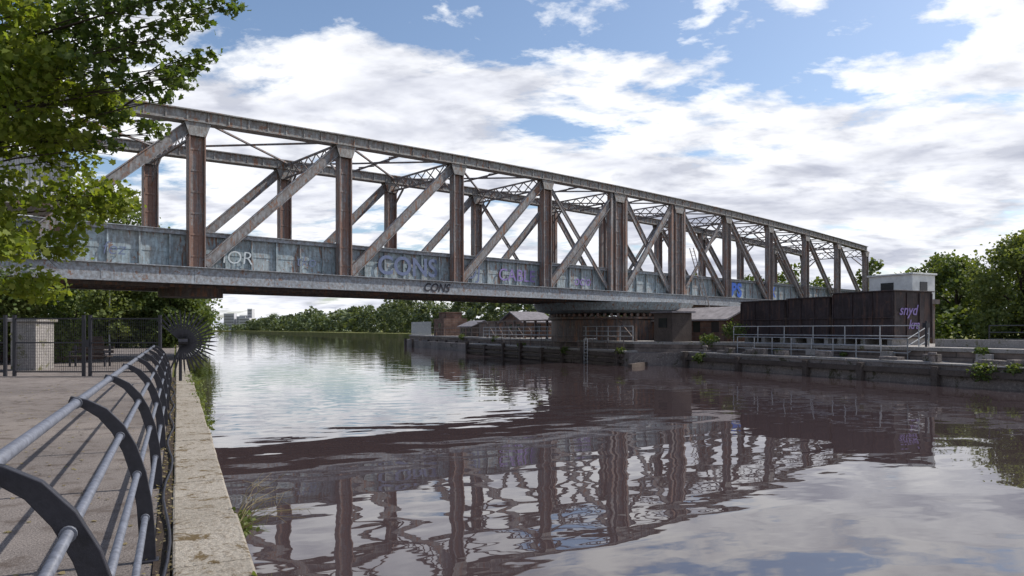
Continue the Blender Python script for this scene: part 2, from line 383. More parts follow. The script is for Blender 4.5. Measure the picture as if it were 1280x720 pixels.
# bench behind the fence
e = empty('park_bench', Matrix.Translation((-18.3, 30.5, 1.05))); mb = MB()
for k in range(3): mb.box(-0.9, 0.9, -0.22+k*0.15, -0.10+k*0.15, 0.43, 0.47)
for k in range(2): mb.box(-0.9, 0.9, 0.25+k*0.02, 0.28+k*0.02, 0.58+k*0.17, 0.70+k*0.17)
mb.build('slats', M['timber'], e)
mb = MB()
for x in (-0.75, 0.75):
    mb.box(x-0.03,x+0.03,-0.2,-0.14,0,0.425); mb.box(x-0.03,x+0.03,0.2,0.245,0,0.92); mb.box(x-0.03,x+0.03,-0.2,0.24,0.38,0.428); mb.box(x-0.03,x+0.03,-0.22,0.2,0.62,0.66); mb.box(x-0.025,x+0.025,-0.2,-0.15,0.475,0.618)
mb.build('iron_ends', M['black'], e)

mb = MB(); mb.box(-10.5,-3.6, 44, 44.4, 1.0, 2.05)
ob = mb.build('low_brick_wall', M['brick'], frame=FC)
mb = MB()
for i in range(9): mb.box(-10.4+i*0.78, -9.9+i*0.78, 43.95, 44.45, 2.055, 2.28)
mb.build('battlement', M['brickdk'], ob)
mb = MB(); mb.box(-19.6,-18.6, 27.5, 28.6, 0.9, 2.95); mb.box(-19.7,-18.5, 27.4, 28.7, 2.951, 3.1)
mb.build('stone_gate_pillar', M['conc'], bevel=0.03)
e = empty('bridge_abutment', FB); mb = MB()
mb.box(-9,-0.2, -0.6, 9.0, 0.5, 4.6); mb.box(-9.1,-0.1, -0.7, 9.1, 4.601, 4.9)
mb.build('masonry', M['brickdk'], e)
e = empty('lamp_post', Matrix.Translation((-34.3, 60, 1.0))); mb = MB()
mb.tube([(0,0,0),(0,0,1.0),(0,0,5.3)], [0.08,0.06,0.04], 8); mb.tube([(0,0,5.3),(0.3,0,5.5),(0.8,0,5.55)], 0.035, 6); mb.box(0.6,1.05,-0.1,0.1,5.5,5.6)
mb.build('column', M['galv'], e)

# ------------------------------------------------------------------ the swing bridge
LP = 8.45; NP = 11; W = 8.3; UE = LP*NP
ZB, ZF, ZT = 4.98, 5.80, 7.73
def ztop(i): return 13.25 + 1.05*(1-((i-5.5)/5.5)**2)
B = empty('swing_aqueduct_bridge', FB)
chord, vert, diag, web, band, under, brace = [MB() for _ in range(7)]
for side, v0, sg in (('n', 0.0, 1), ('f', W, -1)):
    for i in range(NP):
        a = (i*LP, v0, ztop(i)); b_ = ((i+1)*LP, v0, ztop(i+1))
        if i == 0: a = (0.3, v0, ztop(0))
        chord.beam(a, b_, 0.5, 0.52)
        up = lambda q, d: (q[0], q[1], q[2]+d)
        chord.beam(up(a,0.285), up(b_,0.285), 0.80, 0.06)
        chord.beam(up(a,-0.285), up(b_,-0.285), 0.72, 0.05)
        for k in range(8):
            t = (k+0.5)/8
            q = Vector(a).lerp(Vector(b_), t); chord.box(q.x-0.035, q.x+0.035, v0-0.30, v0+0.30, q.z-0.25, q.z+0.25)
    for i in range(NP+1):
        u = i*LP; zt = ztop(i)-0.31; big = i in (5,6)
        hw = 0.50 if big else 0.38
        if i == 0: continue
        z0 = ZF+0.05
        vert.box(u-hw, u+hw, v0-0.03, v0+0.03, z0, zt)
        for s_ in (-1,1):
            vert.box(u+s_*hw-0.03, u+s_*hw+0.03, v0-0.26, v0+0.26, z0, zt)
            vert.box(u+s_*(hw-0.16)-0.1, u+s_*(hw-0.16)+0.1, v0-0.055, v0+0.055, z0, zt-0.01)
        if big:
            for s_ in (-1,1):
                uu = u + s_*0.95
                vert.box(uu-0.14, uu+0.14, v0-0.2, v0+0.2, z0, zt)
        for vv0, vv1 in ((v0-0.29, v0-0.262),(v0+0.262, v0+0.29)):
            chord._add([(u-hw-0.28,vv0,zt),(u+hw+0.28,vv0,zt),(u+hw+0.03,vv0,zt-0.7),(u-hw-0.03,vv0,zt-0.7),
                       (u-hw-0.28,vv1,zt),(u+hw+0.28,vv1,zt),(u+hw+0.03,vv1,zt-0.7),(u-hw-0.03,vv1,zt-0.7)],
                      [(0,3,2,1),(4,5,6,7),(0,1,5,4),(1,2,6,5),(2,3,7,6),(3,0,4,7)])
        z = z0+0.6
        while z < zt-0.8:
            vert.box(u-hw+0.031, u+hw-0.031, v0-0.075, v0+0.075, z-0.05, z+0.05); z += 1.1
    def dg(u0, z0, u1, z1, wd=0.42, off=0.0, dp=0.3):
        a = Vector((u0, v0+off, z0)); b_ = Vector((u1, v0+off, z1)); d = (b_-a).normalized(); nn = Vector((-d.z,0,d.x))
        diag.beam(a, b_, wd, 0.06, (0,1,0))
        for s_ in (-1,1):
            diag.beam(a+nn*s_*wd/2, b_+nn*s_*wd/2, 0.05, dp, (0,1,0))
    for i in range(NP):
        u0, u1 = i*LP, (i+1)*LP
        if i < 5: dg(u0+0.45, ZF+0.25, u1-0.35, ztop(i+1)-0.5, 0.50)
        elif i > 5: dg(u0+0.35, ztop(i)-0.5, u1-0.45, ZF+0.25, 0.50)
        else:
            dg(u0+0.9, ZF+0.25, u1-0.9, ztop(i+1)-0.4, 0.46, -0.1, 0.18)
            dg(u0+0.9, ztop(i)-0.4, u1-0.9, ZF+0.25, 0.46, 0.12, 0.18)
        if i in (4,): dg(u0+0.35, ztop(i)-0.5, u1-1.1, ZF+0.25, 0.26, 0.12, 0.12)
        if i in (6,): dg(u0+1.1, ZF+0.25, u1-0.35, ztop(i+1)-0.5, 0.26, 0.12, 0.12)
    vw = v0 + sg*0.42
    web.box(0.2, UE, min(vw, vw+sg*0.03), max(vw, vw+sg*0.03), ZF, ZT-0.2)
    n = NP*6
    for k in range(n+1):
        u = 0.25 + k*(UE-0.3)/n
        ya, yb = sorted((vw-sg*0.002, vw-sg*0.15)); web.box(u-0.035, u+0.035, ya, yb, ZF+0.06, ZT-0.22)
        ya, yb = sorted((vw-sg*0.002, vw-sg*0.02)); web.box(u-0.13, u+0.13, ya, yb, ZF+0.06, ZT-0.22)
    ya, yb = sorted((vw-sg*0.002, vw-sg*0.023)); web.box(0.21, UE-0.01, ya, yb, 6.62, 6.80)
    ya, yb = sorted((vw-sg*0.22, vw+sg*0.3)); band.box(0.1, UE+0.1, ya, yb, ZT-0.20, ZT)
    ya, yb = sorted((vw-sg*0.30, vw+sg*0.36)); band.box(0.1, UE+0.1, ya, yb, ZT+0.001, ZT+0.04)
    vb = v0 - sg*0.42
    ya, yb = sorted((vb, vb+sg*0.04)); band.box(-0.2, UE+0.2, ya, yb, ZB+0.04, ZF)
    ya, yb = sorted((vb-sg*0.14, vw)); band.box(-0.2, UE+0.2, ya, yb, ZF+0.001, ZF+0.045)
    ya, yb = sorted((vb-sg*0.16, vb+sg*0.3)); band.box(-0.2, UE+0.2, ya, yb, ZB-0.005, ZB+0.038)
    for k in range(NP*2+1):
        u = k*UE/(NP*2); ya, yb = sorted((vb-sg*0.012, vb-sg*0.001)); band.box(u-0.2, u+0.2, ya, yb, ZB+0.06, ZF-0.02)
under.box(0, UE, 0.1, W-0.1, ZB+0.3, ZB+0.36)
for k in range(67):
    u = 0.3+k*(UE-0.6)/66; under.box(u-0.05, u+0.05, -0.2, W+0.2, ZB+0.06, ZB+0.295)
for vv in (1.6, 3.3, 5.0, 6.7): under.box(0, UE, vv-0.09, vv+0.09, ZB-0.08, ZB+0.055)
for uu in (9.5, 83.0): under.tube([(uu, 4.15, ZB-0.5),(uu, 4.15, ZB+0.05)], 1.7, 24)
web.box(0.2, 0.26, 0.46, W-0.46, ZB+0.2, ZT); web.box(UE-0.26, UE-0.2, 0.46, W-0.46, ZB+0.2, ZT)
def strut(u, z, depth, n=7, r=0.05):
    for zz in (z, z-depth):
        brace.beam((u,0.25,zz),(u,W-0.25,zz), 0.14, 0.1)
    for k in range(n):
        va = 0.25+(W-0.5)*k/n; vb = 0.25+(W-0.5)*(k+1)/n
        brace.beam((u,va,z),(u,vb,z-depth), 0.035, 0.08); brace.beam((u-0.03,va,z-depth),(u-0.03,vb,z), 0.035, 0.08)
for i in range(1, NP+1):
    u = i*LP; z = ztop(i)
    strut(u, z-0.05, 0.85)
    for v0, sg in ((0.25,1),(W-0.25,-1)):
        brace.beam((u, v0, z-2.3),(u, v0+sg*1.5, z-0.95), 0.10, 0.12)
        brace.beam((u, v0, z-1.6),(u, v0+sg*0.8, z-0.95), 0.05, 0.08)
for i in range(0, NP):
    z0, z1 = ztop(i)+0.12, ztop(i+1)+0.12
    brace.beam((i*LP,0.3,z0),((i+1)*LP,W-0.3,z1), 0.14, 0.09)
    brace.beam((i*LP,W-0.3,z0-0.13),((i+1)*LP,0.3,z1-0.13), 0.14, 0.09)
    um = (i+.5)*LP; zm = (z0+z1)/2
    if i >= 2:
        brace.beam((um,0.2,zm-0.3),(um,W-0.2,zm-0.3), 0.1, 0.1)
        for k in range(8):
            va = 0.3+(W-0.6)*k/8; vb = va+(W-0.6)/8
            brace.beam((um-0.3 if k%2 else um+0.3, va, zm-0.3),(um+0.3 if k%2 else um-0.3, vb, zm-0.3), 0.06, 0.05)
chord.build('top_chords', M['chord'], B); vert.build('uprights', M['vert'], B); diag.build('diagonals', M['diag'], B)
web.build('trough', M['web'], B); band.build('flanges', M['band'], B); under.build('underside_beams', M['under'], B)
brace.build('cross_bracing', M['brace'], B)
mb = MB(); mb.box(-4.5, 3.1, 0.9, 7.2, 8.75, 10.6); mb.box(-4.7, 3.25, 0.8, 7.3, 10.601, 10.72); mb.build('gate_housing', M['corr'], B)
mb = MB()
for u in (-4.2, -0.6, 2.8):
    for v0 in (1.1, 7.0): mb.box(u-0.12,u+0.12,v0-0.12,v0+0.12,ZT-0.5,8.745)
mb.box(-4.5,3.1,1.0,1.2,8.4,8.6); mb.build('gate_housing_frame', M['vert'], B)
mb = MB()
for v0 in (-0.75,-0.35): mb.beam((56.2,v0,2.2),(52.2,v0,10.2),0.05,0.08)
for k in range(24):
    t = k/24; mb.beam((56.2-4*t,-0.75,2.2+8*t),(56.2-4*t,-0.35,2.2+8*t),0.03,0.03)
mb.build('access_ladder', M['brace'], B)
def text(s, u, z, size, mat, v=0.385, shear=0.0, bold=0.0):
    cu = bpy.data.curves.new('graffiti', 'FONT'); cu.body = s; cu.size = size; cu.extrude = 0.003; cu.offset = bold; cu.shear = shear
    cu.materials.append(mat); ob = bpy.data.objects.new('graffiti_lettering', cu); sc.collection.objects.link(ob)
    ob.parent = B; ob.location = (u, v, z); ob.rotation_euler = (math.pi/2, 0, 0); return ob
text('CONS', 19.35, 6.15, 1.65, M['g_grey'], 0.25, bold=0.03)
text('CONS', 22.3, 5.14, 0.75, M['g_dark'], -0.445, 0.3, 0.015)
text('OJ', 26.2, 6.2, 1.3, M['g_grey'], 0.25, 0.1, 0.01)
text('CABLE', 29.3, 6.2, 1.25, M['g_purple'], 0.25, bold=0.0)
text('ocio', 37.2, 6.2, 1.1, M['g_purple'], 0.25, 0.2, 0.0)
text('BBS', 59.4, 6.05, 1.9, M['g_blue'], 0.25, bold=0.08)
text('OX', 67.0, 6.2, 1.6, M['g_blue'], 0.25, bold=0.04)
text('fez', 4.2, 6.3, 0.9, M['g_grey'], 0.25, 0.2, -0.01)
text('MOR', 9.3, 6.2, 1.0, M['g_white'], 0.25, 0.1, -0.01)
text('tko', 14.0, 6.3, 0.9, M['g_grey'], 0.25, 0.2, -0.01)

e = empty('bridge_pivot_pier', FB @ Matrix.Translation((46.5, 4.15, 0)))
mb = MB(); mb.tube([(0,0,4.05),(0,0,4.3),(0,0,4.93)], [5.6,6.9,7.3], 56); mb.build('slewing_drum', M['web'], e)
mb = MB(); mb.tube([(0,0,3.55),(0,0,3.75)], 5.9, 56); mb.tube([(0,0,1.6),(0,0,3.5)], 5.6, 56); mb.build('roller_path', M['under'], e)
mb = MB()
for k in range(64):
    a = k*2*math.pi/64; mb.tube([(5.2*math.cos(a),5.2*math.sin(a),3.9),(5.8*math.cos(a),5.8*math.sin(a),3.9)], 0.14, 8)
mb.build('rollers', M['vert'], e)

# ------------------------------------------------------------------ central island
I = empty('island_quay', FC)
mb = MB()
low = [(33,-80),(33,41),(30,43),(30,75),(32,77),(33,100),(35.5,118),(38.5,124),(43,118),(47,100),(47,-80)]
mb.prism(low, -2, 0.95)
mb.build('lower_wall', M['concdk'], I)
mb = MB()
inn = [(34.6,-80),(34.6,40),(31.2,44),(31.2,74),(33.2,76.5),(34.0,100),(36.2,117),(38.5,121),(42,116),(45.8,100),(45.8,-80)]
mb.prism(inn, 0.951, 1.55); mb.build('upper_wall', M['brickdk'], I)
mb = MB()
inn2 = [(34.5,-80),(34.5,40.1),(31.1,44.1),(31.1,74.1),(33.1,76.6),(33.9,100),(36.1,117.1),(38.5,121.1),(42.1,116),(45.9,100),(45.9,-80)]
mb.prism(inn2, 1.551, 1.75)
s = -80
while s < 40.5:
    L = random.uniform(1.8,4.2); L = min(L, 40.9-s); mb.box(32.9+random.uniform(-.06,.12), 34.45, s, s+L-0.03, 0.952, 1.06+random.uniform(-.03,.05)); s += L
mb.box(29.9,31.05,43.4,74.8,0.952,1.1)
mb.build('coping_slabs', M['conc'], I, bevel=0.02)
mb = MB()
for k in range(26):
    s = random.uniform(5, 40); w_ = random.uniform(.15,.45); mb.box(33.6-w_, 33.6+w_*0.6, s, s+random.uniform(.3,1.1), 1.07, 1.07+random.uniform(.1,.38))
for s in (12.5, 22.2, 38.6): mb.tube([(33.3,s,1.05),(33.3,s,1.4),(33.3,s,1.42),(33.3,s,1.55)], [0.14,0.13,0.2,0.18], 12)
mb.build('loose_blocks_and_bollards', M['concdk'], I, bevel=0.02)
mb = MB()
mb.box(32.72, 32.98, -70, 40.5, 0.49, 0.75)
for z in (0.3, 0.75): mb.box(29.7, 29.98, 43.6, 74.6, z-0.12, z+0.12)
s = -68
while s < 40: mb.box(32.6, 32.88, s, s+0.3, -0.6, 0.95+random.uniform(-.25,.15)); s += random.uniform(3.5,6.5)
s = 44
while s < 75: mb.box(29.55, 29.86, s, s+0.3, -0.6, 1.2+random.uniform(-.2,.2)); s += random.uniform(3.2,5.4)
s = 78
while s < 112: mb.box(32.7+(s-77)*0.03, 33.0+(s-77)*0.03, s, s+0.3, -0.6, 1.2); s += 4.2
mb.beam((31.2,42.5,0.15),(28.4,40.6,0.1),0.3,0.3)
mb.build('timber_fenders', M['timber'], I)
mb = MB(); mb.box(36.2, 36.6, -80, 24, 1.751, 2.15)
for k in range(20): mb.box(34.2, 34.48, -60+k*5, -59.3+k*5, 1.12, 1.5)
mb.build('raised_kerb_wall', M['conc'], I, bevel=0.02)
mb = MB(); mb.box(36.65, 45.5, -80, 23, 1.751, 1.80); mb.build('grass_strip', M['grass'], I)

def railing(name, pts, h, n_rail, mat, sp=1.6, r=0.024, zb=0):
    e = empty(name, FC); mb = MB()
    for a, b_ in zip(pts[:-1], pts[1:]):
        a = Vector(a); b_ = Vector(b_)
        for k in range(n_rail):
            z = h*(k+1)/n_rail; mb.tube([a+Vector((0,0,z)), b_+Vector((0,0,z))], r, 8)
        n = max(1, round((b_-a).length/sp))
        for k in range(n+1):
            q = a.lerp(b_, k/n); mb.tube([q, q+Vector((0,0,h+0.02))], r*1.25, 8)
    mb.build('rails', mat, e); return e
railing('galvanised_railing', [(36.0,24.2,1.75),(34.3,24.2,1.06),(34.3,36.5,1.06)], 1.1, 3, M['galv'], 1.5)
railing('galvanised_railing', [(34.9,24.0,1.76),(34.9,37.5,1.76)], 1.1, 2, M['galv'], 2.2)
railing('dark_railing', [(38.0,-20,1.8),(38.0,22.3,1.8)], 1.05, 3, M['black'], 2.0, 0.028)
railing('dark_railing', [(31.4,44.5,1.76),(31.4,73.5,1.76)], 1.15, 3, M['galv'], 1.7, 0.028)
railing('dark_railing', [(30.2,44.0,1.1),(30.2,66,1.1)], 1.0, 2, M['under'], 2.1, 0.03)
railing('dark_railing', [(33.3,78,1.76),(34.1,99,1.76)], 1.1, 2, M['under'], 2.2, 0.035)
e = empty('mooring_signal_pole', FC); mb = MB(); mb.tube([(34.9,23.6,1.76),(34.9,23.6,3.1)], 0.06, 8); mb.box(34.75,35.05,23.5,23.7,2.75,3.0); mb.build('pole', M['black'], e)
e = empty('steel_walkway_frame', FC); mb = MB()
for s in np.arange(45, 74, 2.4):
    mb.box(31.9, 32.1, s-0.1, s+0.1, 1.76, 3.5)
mb.box(31.85, 32.6, 44.8, 73.5, 3.501, 3.62)
for s in np.arange(45, 72, 2.4): mb.beam((32,s,1.8),(32,s+2.4,3.45),0.06,0.06)
mb.build('frame', M['under'], e)
e = empty('quay_ladder', FC); mb = MB()
for s in (48.0, 48.5): mb.tube([(29.5,s,-0.4),(29.5,s,1.9),(30.3,s,1.9)], 0.03, 6)
for k in range(9): mb.tube([(29.5,48.0,-0.2+k*0.25),(29.5,48.5,-0.2+k*0.25)], 0.02, 6)
mb.build('rungs', M['galv'], e)
e = empty('control_hut', FC); mb = MB(); mb.box(33.0,34.8,41.8,44.0,1.76,3.9); mb.build('walls', M['timber'], e)
mb = MB(); mb.box(32.8,35.0,41.6,44.2,3.901,4.02); mb.build('roof', M['slate'], e)
mb = MB(); mb.box(32.96,32.997,42.4,43.4,2.8,3.5); mb.build('window', M['window'], e)

def tank(s0, s1, z1, p0=36.9, p1=40.3, graf=False):
    e = empty('steel_water_tank', FC); mb = MB()
    mb.box(p0, p1, s0, s1, 2.15, z1)
    for s in np.arange(s0+0.02, s1+0.01, (s1-s0-0.04)/max(2,round((s1-s0)/1.3))):
        mb.box(p0-0.06, p0-0.002, s-0.04, s+0.04, 2.2, z1-0.06)
    for q in np.arange(p0+0.05, p1, (p1-p0-0.1)/3): mb.box(q-0.04, q+0.04, s0-0.06, s0-0.002, 2.2, z1-0.06)
    mb.box(p0-0.1, p1+0.1, s0-0.1, s1+0.06, z1+0.001, z1+0.07)
    mb.box(p0-0.08, p0-0.003, s0-0.06, s1+0.04, 3.3, 3.38)
    mb.build('shell', M['tank'], e, bevel=0.01)
    mb = MB()
    for s in (s0+0.3, (s0+s1)/2, s1-0.4):
        mb.box(p0+0.1, p1-0.1, s-0.15, s+0.15, 1.752, 2.148)
    mb.build('bearers', M['conc'], e)
    if graf:
        for tx, pp, zz, sz, mt in (('snyd', p0+0.4, 3.5, 0.85, M['g_purple']), ('kra', p0+1.2, 2.7, 0.75, M['g_purple'])):
            cu = bpy.data.curves.new('graffiti','FONT'); cu.body = tx; cu.size = sz; cu.extrude = 0.003; cu.shear = 0.3; cu.offset = 0.01; cu.materials.append(mt)
            ob = bpy.data.objects.new('graffiti_lettering', cu); sc.collection.objects.link(ob); ob.parent = e
            ob.location = (pp, s0-0.07, zz); ob.rotation_euler = (math.pi/2,0,0)
tank(26.9, 31.0, 4.85, graf=True); tank(31.3, 34.6, 4.66); tank(34.9, 38.9, 4.60)
e = empty('site_cabin', FC); mb = MB(); mb.box(42.0, 44.2, 29.3, 32.4, 4.6, 6.15); mb.box(41.9, 44.3, 29.2, 32.5, 6.151, 6.26); mb.build('walls', M['white'], e, bevel=0.02)
mb = MB(); mb.box(42.7,43.4,29.26,29.297,5.1,5.7); mb.box(41.96,41.997,30.6,31.5,5.1,5.7); mb.build('windows', M['window'], e)
mb = MB(); mb.box(41.8,44.4,29.1,32.6,4.3,4.59)
for a in (42.1,44.1):
    for b_ in (29.4,32.2): mb.box(a-0.1,a+0.1,b_-0.1,b_+0.1,1.75,4.295)
mb.build('platform', M['under'], e)

def gable(name, p0, p1, s0, s1, z0, ze, zr, wall, roof, along='s', door=True):
    e = empty(name, FC); mb = MB(); mb.box(p0, p1, s0, s1, z0, ze)
    pm = (p0+p1)/2; sm = (s0+s1)/2; o = 0.35
    if along == 's':
        mb._add([(p0,s0,ze),(p1,s0,ze),(pm,s0,zr-0.1),(p0,s1,ze),(p1,s1,ze),(pm,s1,zr-0.1)], [(0,1,2),(3,5,4)])
        r = [((p0-o,s0-o,ze-0.1),(p0-o,s1+o,ze-0.1),(pm,s1+o,zr),(pm,s0-o,zr)), ((p1+o,s0-o,ze-0.1),(pm,s0-o,zr),(pm,s1+o,zr),(p1+o,s1+o,ze-0.1))]
    else:
        mb._add([(p0,s0,ze),(p0,s1,ze),(p0,sm,zr-0.1),(p1,s0,ze),(p1,s1,ze),(p1,sm,zr-0.1)], [(0,2,1),(3,4,5)])
        r = [((p0-o,s0-o,ze-0.1),(p0-o,sm,zr),(p1+o,sm,zr),(p1+o,s0-o,ze-0.1)), ((p0-o,s1+o,ze-0.1),(p1+o,s1+o,ze-0.1),(p1+o,sm,zr),(p0-o,sm,zr))]
    mb.build('walls', wall, e)
    rb = MB()
    for q in r:
        lo = [(x,y,z-0.12) for x,y,z in q]
        rb._add(list(q)+lo, [(0,1,2,3),(7,6,5,4),(0,4,5,1),(1,5,6,2),(2,6,7,3),(3,7,4,0)])
    rb.build('roof', roof, e)
    wb = MB(); zc = (z0+ze)/2
    k = s0+0.9
    while k < s1-0.9:
        wb.box(p0-0.03, p0-0.003, k, k+0.8, zc-0.2, zc+0.6); k += 2.1
    wb.box((p0+p1)/2-0.4, (p0+p1)/2+0.4, s0-0.03, s0-0.003, zc-0.3, zc+0.6)
    wb.build('windows', M['window'], e); return e
gable('brick_pump_house', 36.8, 40.6, 40.2, 49.0, 1.751, 3.55, 4.45, M['brick'], M['roof'], 's')
gable('brick_lock_cottage', 35.0, 38.6, 70.5, 76.5, 1.751, 3.6, 4.75, M['brick'], M['slate'], 'p')
gable('timber_shed', 35.4, 38.6, 86.5, 91.0, 1.751, 3.2, 3.9, M['timber'], M['slate'], 's')
e = empty('brick_tower', FC); mb = MB(); mb.box(35.2,38.8,97,101.5,1.751,4.3); mb.box(35.8,38.2,97.6,100.9,4.301,5.1); mb.box(35.7,38.3,97.5,101,5.101,5.25); mb.build('walls', M['brick'], e)
mb = MB(); mb.box(35.17,35.197,98.4,99.4,2.8,3.6); mb.build('windows', M['window'], e)
e = empty('palisade_fence', FC); mb = MB()
for s in np.arange(104, 114, 0.33): mb.box(35.6,35.63,s,s+0.2,1.76,3.9)
for z in (2.2,3.5): mb.box(35.64,35.7,104,114,z,z+0.06)
mb.build('pales', M['galv'], e)
e = empty('storage_shed', FC); mb = MB(); mb.box(35.5,38.5,79.5,84.5,1.751,3.5); mb.box(35.3,38.7,79.3,84.7,3.501,3.62); mb.build('walls', M['under'], e)

# ------------------------------------------------------------------ far banks / city
def cpt(p_, s_): 
    v = FC @ Vector((p_, s_, 0)); return v.x, v.y
def row(p0, p1, s0, s1, n, hlo, hhi, per, size_r=(3,6)):
    out_ = []
    for i in range(n):
        t = (i+rng.uniform(0,1))/n; pp = p0+(p1-p0)*rng.uniform(); ss = s0+(s1-s0)*t
        h = rng.uniform(hlo, hhi); r = rng.uniform(*size_r)
        x, y = cpt(pp, ss)
        a, _ = crown(x, y, 1.0, h, r, per, 9, 0.06); out_.append(a)
    return np.vstack(out_)
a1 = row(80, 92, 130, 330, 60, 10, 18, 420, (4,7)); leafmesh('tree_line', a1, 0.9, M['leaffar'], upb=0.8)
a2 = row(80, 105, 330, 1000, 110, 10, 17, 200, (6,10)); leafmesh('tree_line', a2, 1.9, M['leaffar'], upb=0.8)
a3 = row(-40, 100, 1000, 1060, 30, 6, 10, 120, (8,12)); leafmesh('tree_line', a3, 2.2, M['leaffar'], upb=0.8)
a4 = row(-16, -7, 160, 900, 80, 7, 11, 200, (4,6)); leafmesh('tree_line', a4, 1.2, M['leaf'], upb=0.8)
a5 = row(86, 100, 45, 130, 26, 9, 13.5, 1000, (4,6)); leafmesh('tree_line', a5, 0.48, M['leaf'], upb=0.8)
a6 = row(67, 70, 20, 140, 60, 2, 4.5, 180, (2,3)); leafmesh('hedge', a6, 0.4, M['leaf'], upb=0.8)
for i, (x, y, wx, hh) in enumerate([(-600,1500,22,36),(-577,1500,14,30),(-560,1480,22,26),(-618,1550,20,30),(-556,1500,10,46),(-640,1700,30,36)]):
    e = empty('city_tower_block', Matrix.Translation((x,y,1))); mb = MB(); mb.box(-wx/2,wx/2,-8,8,0,hh); mb.build('walls', M['citya'], e)
    mb = MB(); z = 3
    while z < hh-3: mb.box(-wx/2+1,wx/2-1,-8.1,-8.01,z,z+1.4); z += 3.2
    mb.build('windows', M['window'], e)

tree('broadleaf_tree', 46.5, 64, 1.3, 10.2, 5.6, 13000, 0.27, M['leaflight'], 26, 0.08)
tree('broadleaf_tree', 56, 72, 1.3, 11.0, 6.0, 7000, 0.34, M['leaf'], 24, 0.1)
tree('broadleaf_tree', 52.5, 83, 1.3, 10.0, 5.0, 7000, 0.34, M['leaf'], 24, 0.1)
tree('broadleaf_tree', 60.5, 100, 1.3, 12.0, 5.0, 5000, 0.4, M['leaf'], 22, 0.1)
for (x, y, h, r, n, mt) in [(-43.0,78,16.5,7.0,12000,'leaf'),(-54,86,17.5,7,8000,'leaf'),(-34.8,62,6.6,3.6,8000,'leaflight'),(-41,66,7.2,4,7000,'leaf'),
                        (-30.6,63,6.4,3.3,9000,'leaf'),(-34.0,72,7.4,3.6,7000,'leaf'),(-38,80,8,4.0,6000,'leaf'),(-45,95,8.6,4.6,5000,'leaf'),(-46,60,9,4.5,7000,'leaf'),
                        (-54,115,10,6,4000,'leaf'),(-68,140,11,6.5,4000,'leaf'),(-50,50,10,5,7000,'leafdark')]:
    tree('bankside_tree', x, y, 1.0, h, r, n, 0.26 if y < 80 else 0.42, M[mt], 22, 0.06)
a = np.vstack([blobpts((x,y,z), r, n, 0.8) for x,y,z,r,n in [(-24.5,33,3.4,2.4,5000),(-22.6,31.5,4.6,1.6,3000),(-27,31,5.0,2.6,4000),(-24.5,30.0,5.6,1.5,2500),(-22.3,34,1.9,1.4,1500)]])
leafmesh('hawthorn_bush', a, 0.15, M['leaf'])

# ------------------------------------------------------------------ near sycamore
e = empty('sycamore_tree', Matrix.Translation((-14.3, 12.5, 1.0))); O = Vector((-14.3,12.5,1.0))
mb = MB(); mb.tube([(0,0,-0.2),(0.1,0,2),(0.0,0.1,4.5),(0.3,0,7.5),(0.2,0,10.5)], [0.34,0.27,0.22,0.15,0.06], 12)
clL = []; clD = []
def cl(lst, x, y, z, r, n): lst.append((x,y,z,r,n))
for z, xe in [(7.2,-6.6),(6.85,-6.3),(6.45,-6.2),(6.0,-6.3),(5.6,-6.4),(5.1,-6.55),(4.6,-6.8),(4.1,-6.85),(3.65,-7.2),(3.2,-7.6)]:
    for k in range(7):
        t = k/6.0; x = xe-0.35-t*3.0
        cl(clL, x+rng.uniform(-.2,.2), 11.2+rng.uniform(-1.3,1.2), z+rng.uniform(-.3,.3), rng.uniform(0.35,0.6), 200 if k==0 else 300)
for x, z, r, n in [(-4.15,7.95,.32,90),(-4.45,7.75,.28,80),(-4.75,7.85,.35,120),(-5.1,7.65,.42,160),(-5.5,7.55,.45,180),(-5.15,7.15,.30,90),(-5.15,6.85,.28,85),(-5.1,6.5,.24,60),(-5.75,7.0,.40,150),
                   (-6.0,7.6,.5,230),(-6.4,7.1,.5,230),(-6.2,6.5,.38,150),(-6.6,7.7,.55,260),(-7.1,7.3,.6,280),(-7.6,7.8,.6,280),(-7.7,7.0,.6,260),(-6.35,6.05,.3,90),(-5.7,6.35,.30,110),
                   (-5.9,5.95,.28,80),(-6.4,5.6,.3,80),(-5.5,6.75,.32,110),(-4.8,6.95,.22,50),(-5.3,6.2,.22,50),
                   (-4.9,8.4,.5,120),(-5.8,8.4,.6,200),(-6.8,8.5,.7,250),(-7.9,8.6,.8,300),(-9,8.2,.9,300),(-9.5,7.2,.9,300)]:
    cl(clD, x, 10.7+rng.uniform(-.5,.9), z, r, n)
for lst in (clL, clD):
    for i, (x,y,z,r,n) in enumerate(lst):
        if i % 2 and lst is clL: continue
        b0 = Vector((0.1,0,max(1.5,(z-1.0)*0.62))); tgt = Vector((x,y,z))-O
        mid = b0.lerp(tgt, 0.5)+Vector((0,0,0.35)); m2 = b0.lerp(tgt, 0.8)+Vector((0,rng.uniform(-.2,.2),0.15))
        mb.tube([b0, mid, m2, tgt+Vector((r*0.5,0,-0.05))], [0.06,0.03,0.015,0.005], 6)
        for q in range(5):
            d = Vector(rng.normal(size=3)).normalized()*r*0.9
            mb.tube([m2.lerp(tgt,0.6), tgt+d], [0.008,0.003], 4)
mb.build('trunk_and_branches', M['bark'], e, smooth=True)
off = np.array([14.3,-12.5,-1.0])
leafmesh('foliage_painted_light', np.vstack([blobpts((x,y,z), r, n, 0.7) for x,y,z,r,n in clL])+off, 0.105, M['leafnear'], LEAF, e, upb=0.5)  # sunlit and shaded clumps are told apart by painted leaf colour
leafmesh('foliage_painted_shade', np.vstack([blobpts((x,y,z), r, n, 0.6) for x,y,z,r,n in clD])+off, 0.105, M['leafdark'], LEAF, e, upb=0.5)
